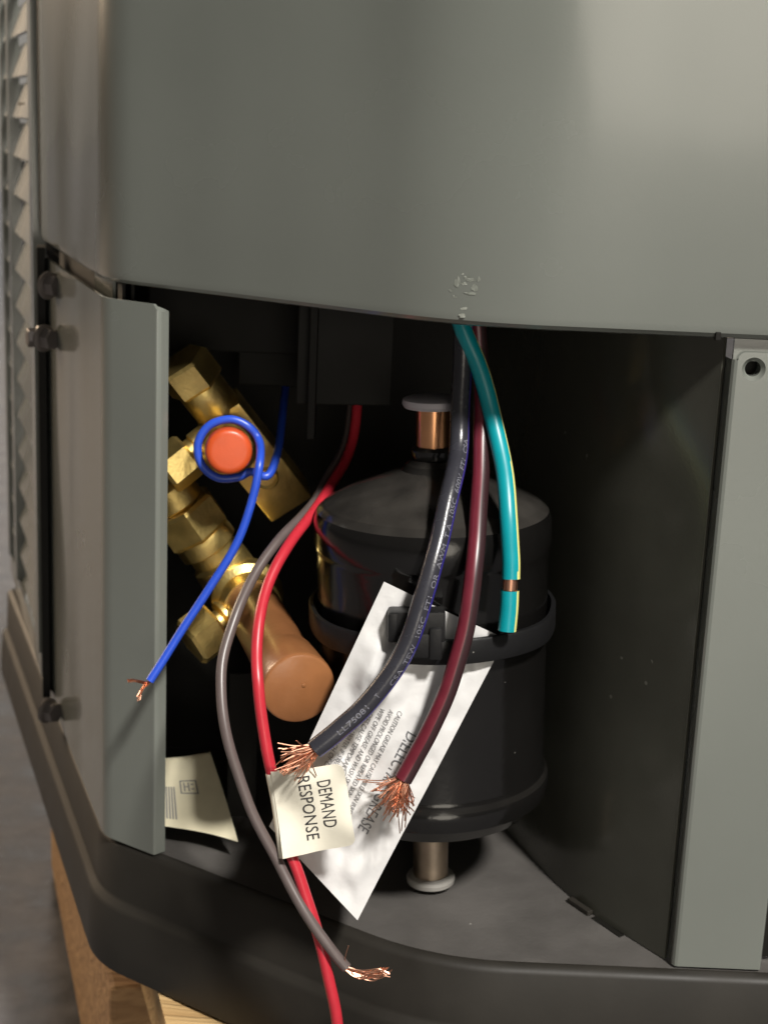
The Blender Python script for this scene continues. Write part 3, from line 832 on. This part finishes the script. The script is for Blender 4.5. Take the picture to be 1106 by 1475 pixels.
# find angle numbers in the picture plane: angle 0 is up, growing to the viewer's left or right depends on basis
right = Vector((1, 0, 0)); sgn = 1 if lb.dot(right) > 0 else -1
def cl(deg, r=LR, back=0.0): return lp(sgn * R(deg), r, back)     # clockwise from the top as seen by the viewer
blp += [cl(135, LR * 1.05, .0050), cl(160, LR * .98, .0045), cl(200, LR, .004), cl(240, LR, .003), cl(280, LR, .0022), cl(320, LR, .0015), cl(360, LR, .0006), cl(395, LR, 0), cl(430, LR * 1.02, -.0008)]
blp += [at(374, 668, .052), at(362, 725, .050), at(340, 785, .049), at(300, 850, .047), at(262, 908, .0445), at(236, 950, .042), at(216, 981, .0395)]
ptsb = spline(blp, 8)
bw = thing('blue_wire', 'thin bright blue wire looped once round the red cap and hanging to a bare end', 'wire', ptsb[-1])
insulation('insulation', ptsb, .00132, 'blue', bw, 16)
ed = (ptsb[-1] - ptsb[-4]).normalized()
b = bmesh.new()
for k in range(9):
    rnd = random.Random(40 + k); o = Vector((rnd.uniform(-1, 1), rnd.uniform(-1, 1), rnd.uniform(-1, 1))) * .0006
    if k < 5: e = at(200 + rnd.uniform(-3, 3), 1007 + rnd.uniform(-4, 3), .036)
    else: e = at(183 + rnd.uniform(0, 5), 979 + rnd.uniform(-2, 4), .034)
    m_ = at(207, 990, .038) if k < 5 else at(203, 981, .037)
    tube(b, spline([ptsb[-1] - ed * .001, ptsb[-1] + ed * .0006 + o, m_ + o, e + o * .6], 5), .00022, 6)
finish('copper_strands', b, 'strand', bw, 60, kind='stuff')

# brown wire and red wire running together
brp = [(513, 430, .112), (511, 520, .106), (505, 585, .101), (497, 640, .092), (472, 692, .076), (440, 738, .055), (402, 778, .042), (366, 832, .031), (338, 890, .021), (321, 945, .014), (319, 1000, .008), (328, 1062, .003), (346, 1125, .0), (375, 1195, -.003), (410, 1262, -.0065), (450, 1330, -.011), (478, 1370, -.0135), (499, 1394, -.0145)]
ptsn = wire_pts(brp, 8); bn = thing('brown_wire', 'thin grey brown wire curving down over the base rim to a frayed copper end', 'wire', ptsn[-1])
insulation('insulation', ptsn, .00155, 'brownw', bn, 16)
b = bmesh.new(); ed = (ptsn[-1] - ptsn[-4]).normalized()
for k in range(18):
    rnd = random.Random(70 + k); o = Vector((rnd.uniform(-1, 1), rnd.uniform(-1, 1), rnd.uniform(-1, 1))) * .0007
    tube(b, spline([ptsn[-1] - ed * .001 + o * .5, ptsn[-1] + o, at(520 + rnd.uniform(-4, 4), 1404 + rnd.uniform(-6, 5), -.015) + o, at(543, 1403 + rnd.uniform(-8, 6), -.0155) + o, at(562 + rnd.uniform(-14, 4), 1402 + rnd.uniform(-12, 7), -.016)], 5), .00018, 5)
tube(b, spline([ptsn[-1], at(497, 1380, -.015), at(502, 1362, -.0155)], 5), .00010, 5)
finish('copper_strands', b, 'strand', bn, 60, kind='stuff')

rdp = [(520, 430, .110), (517, 520, .102), (513, 585, .096), (505, 642, .088), (484, 690, .072), (450, 740, .051), (418, 780, .038), (392, 830, .027), (376, 880, .018), (369, 930, .011), (372, 985, .004), (381, 1050, .001), (391, 1110, -.0005), (402, 1160, -.0025), (414, 1215, -.005), (432, 1265, -.0075), (452, 1325, -.0095), (469, 1385, -.0115), (480, 1440, -.0125), (486, 1490, -.013), (488, 1560, -.0135)]
ptsr = wire_pts(rdp, 8); rw = thing('red_wire', 'thin bright red wire carrying a cream paper tag and hanging in front of the base', 'wire', ptsr[-1])
insulation('insulation', ptsr, .00165, 'redw', rw, 16)

# ------------------------------------------------------------------ demand response tag
TG = (at(390, 1112, -.0030), at(494, 1100, -.0085), at(513, 1216, -.0115), at(408, 1236, -.0085))
def tdisp(s, t):
    return .0011 * math.sin(t * 7.5 + s * 2.0) * (0.4 + .6 * s) + .0008 * math.sin(s * 5 - t * 4) + noise.noise(Vector((s * 3, t * 3, 1.7))) * .0008
tg = surf(TG, tdisp)
def rounded(s, t, k=.10):
    # pulls the two free corners in so that they are round
    for ct_ in (0, 1):
        ds = 1 - s; dt = abs(t - ct_)
        if ds < k and dt < k:
            v = Vector((k - ds, k - dt)); m_ = max(v.x, v.y)
            if v.length > 1e-9:
                v2 = v * (m_ / v.length); ds2, dt2 = k - v2.x, k - v2.y
                s = 1 - ds2; t = dt2 if ct_ == 0 else 1 - dt2
    return s, t
tgo = thing('paper_tag', 'cream paper tag printed DEMAND RESPONSE folded round the red wire', 'tag', TG[3])
bm = bmesh.new(); sheet(bm, lambda s, t, l=0.0: tg(*rounded(s, t), l), 28, 28, .00025); finish('sheet', bm, 'tag', tgo, 60)
bm = bmesh.new()
add_text(bm, 'DEMAND', lambda x, y: tg(.615 + .185 * y, .165 + .565 * x, .00015), spacing=1.05)
add_text(bm, 'RESPONSE', lambda x, y: tg(.36 + .175 * y, .075 + .775 * x, .00015), spacing=1.05)
finish('print', bm, 'ink', tgo, 0)
# fold wrapped round the wire at the tag's left edge
bm = bmesh.new(); wp = spline([at(393, 1113, -.0005), at(402, 1160, -.0022), at(412, 1234, -.0055)], 10)
tube(bm, wp, .0021, 16); finish('wrap', bm, 'tag', tgo, 50)

# ------------------------------------------------------------------ old tag behind the post
OT = (at(222, 1092, .092), at(302, 1085, .092), at(344, 1210, .058), at(214, 1180, .072))
ot = surf(OT, lambda s, t: .002 * math.sin(s * 4 + t * 2) + .0025 * t * t)
oto = thing('instruction_tag', 'curled cream paper tag lying on the pan behind the corner post', 'tag', OT[2])
bm = bmesh.new(); sheet(bm, ot, 20, 20, .00025); finish('sheet', bm, 'oldtag', oto, 60)
bm = bmesh.new()
def quad(s0, s1, t0, t1): bm.faces.new([bm.verts.new(ot(s, t, .0002)) for s, t in ((s0, t0), (s1, t0), (s1, t1), (s0, t1))])
for (s0, s1, t0, t1) in ((.42, .66, .33, .345), (.42, .66, .50, .515), (.42, .44, .33, .51), (.64, .66, .33, .51), (.47, .49, .36, .48), (.47, .54, .41, .425), (.53, .55, .36, .48), (.57, .61, .38, .395), (.57, .61, .44, .455)): quad(s0, s1, t0, t1)
for i in range(4): quad(.22 + .035 * i, .24 + .035 * i, .42, .88)
finish('print', bm, 'greyink', oto, 0)

print('objects', len(bpy.data.objects))
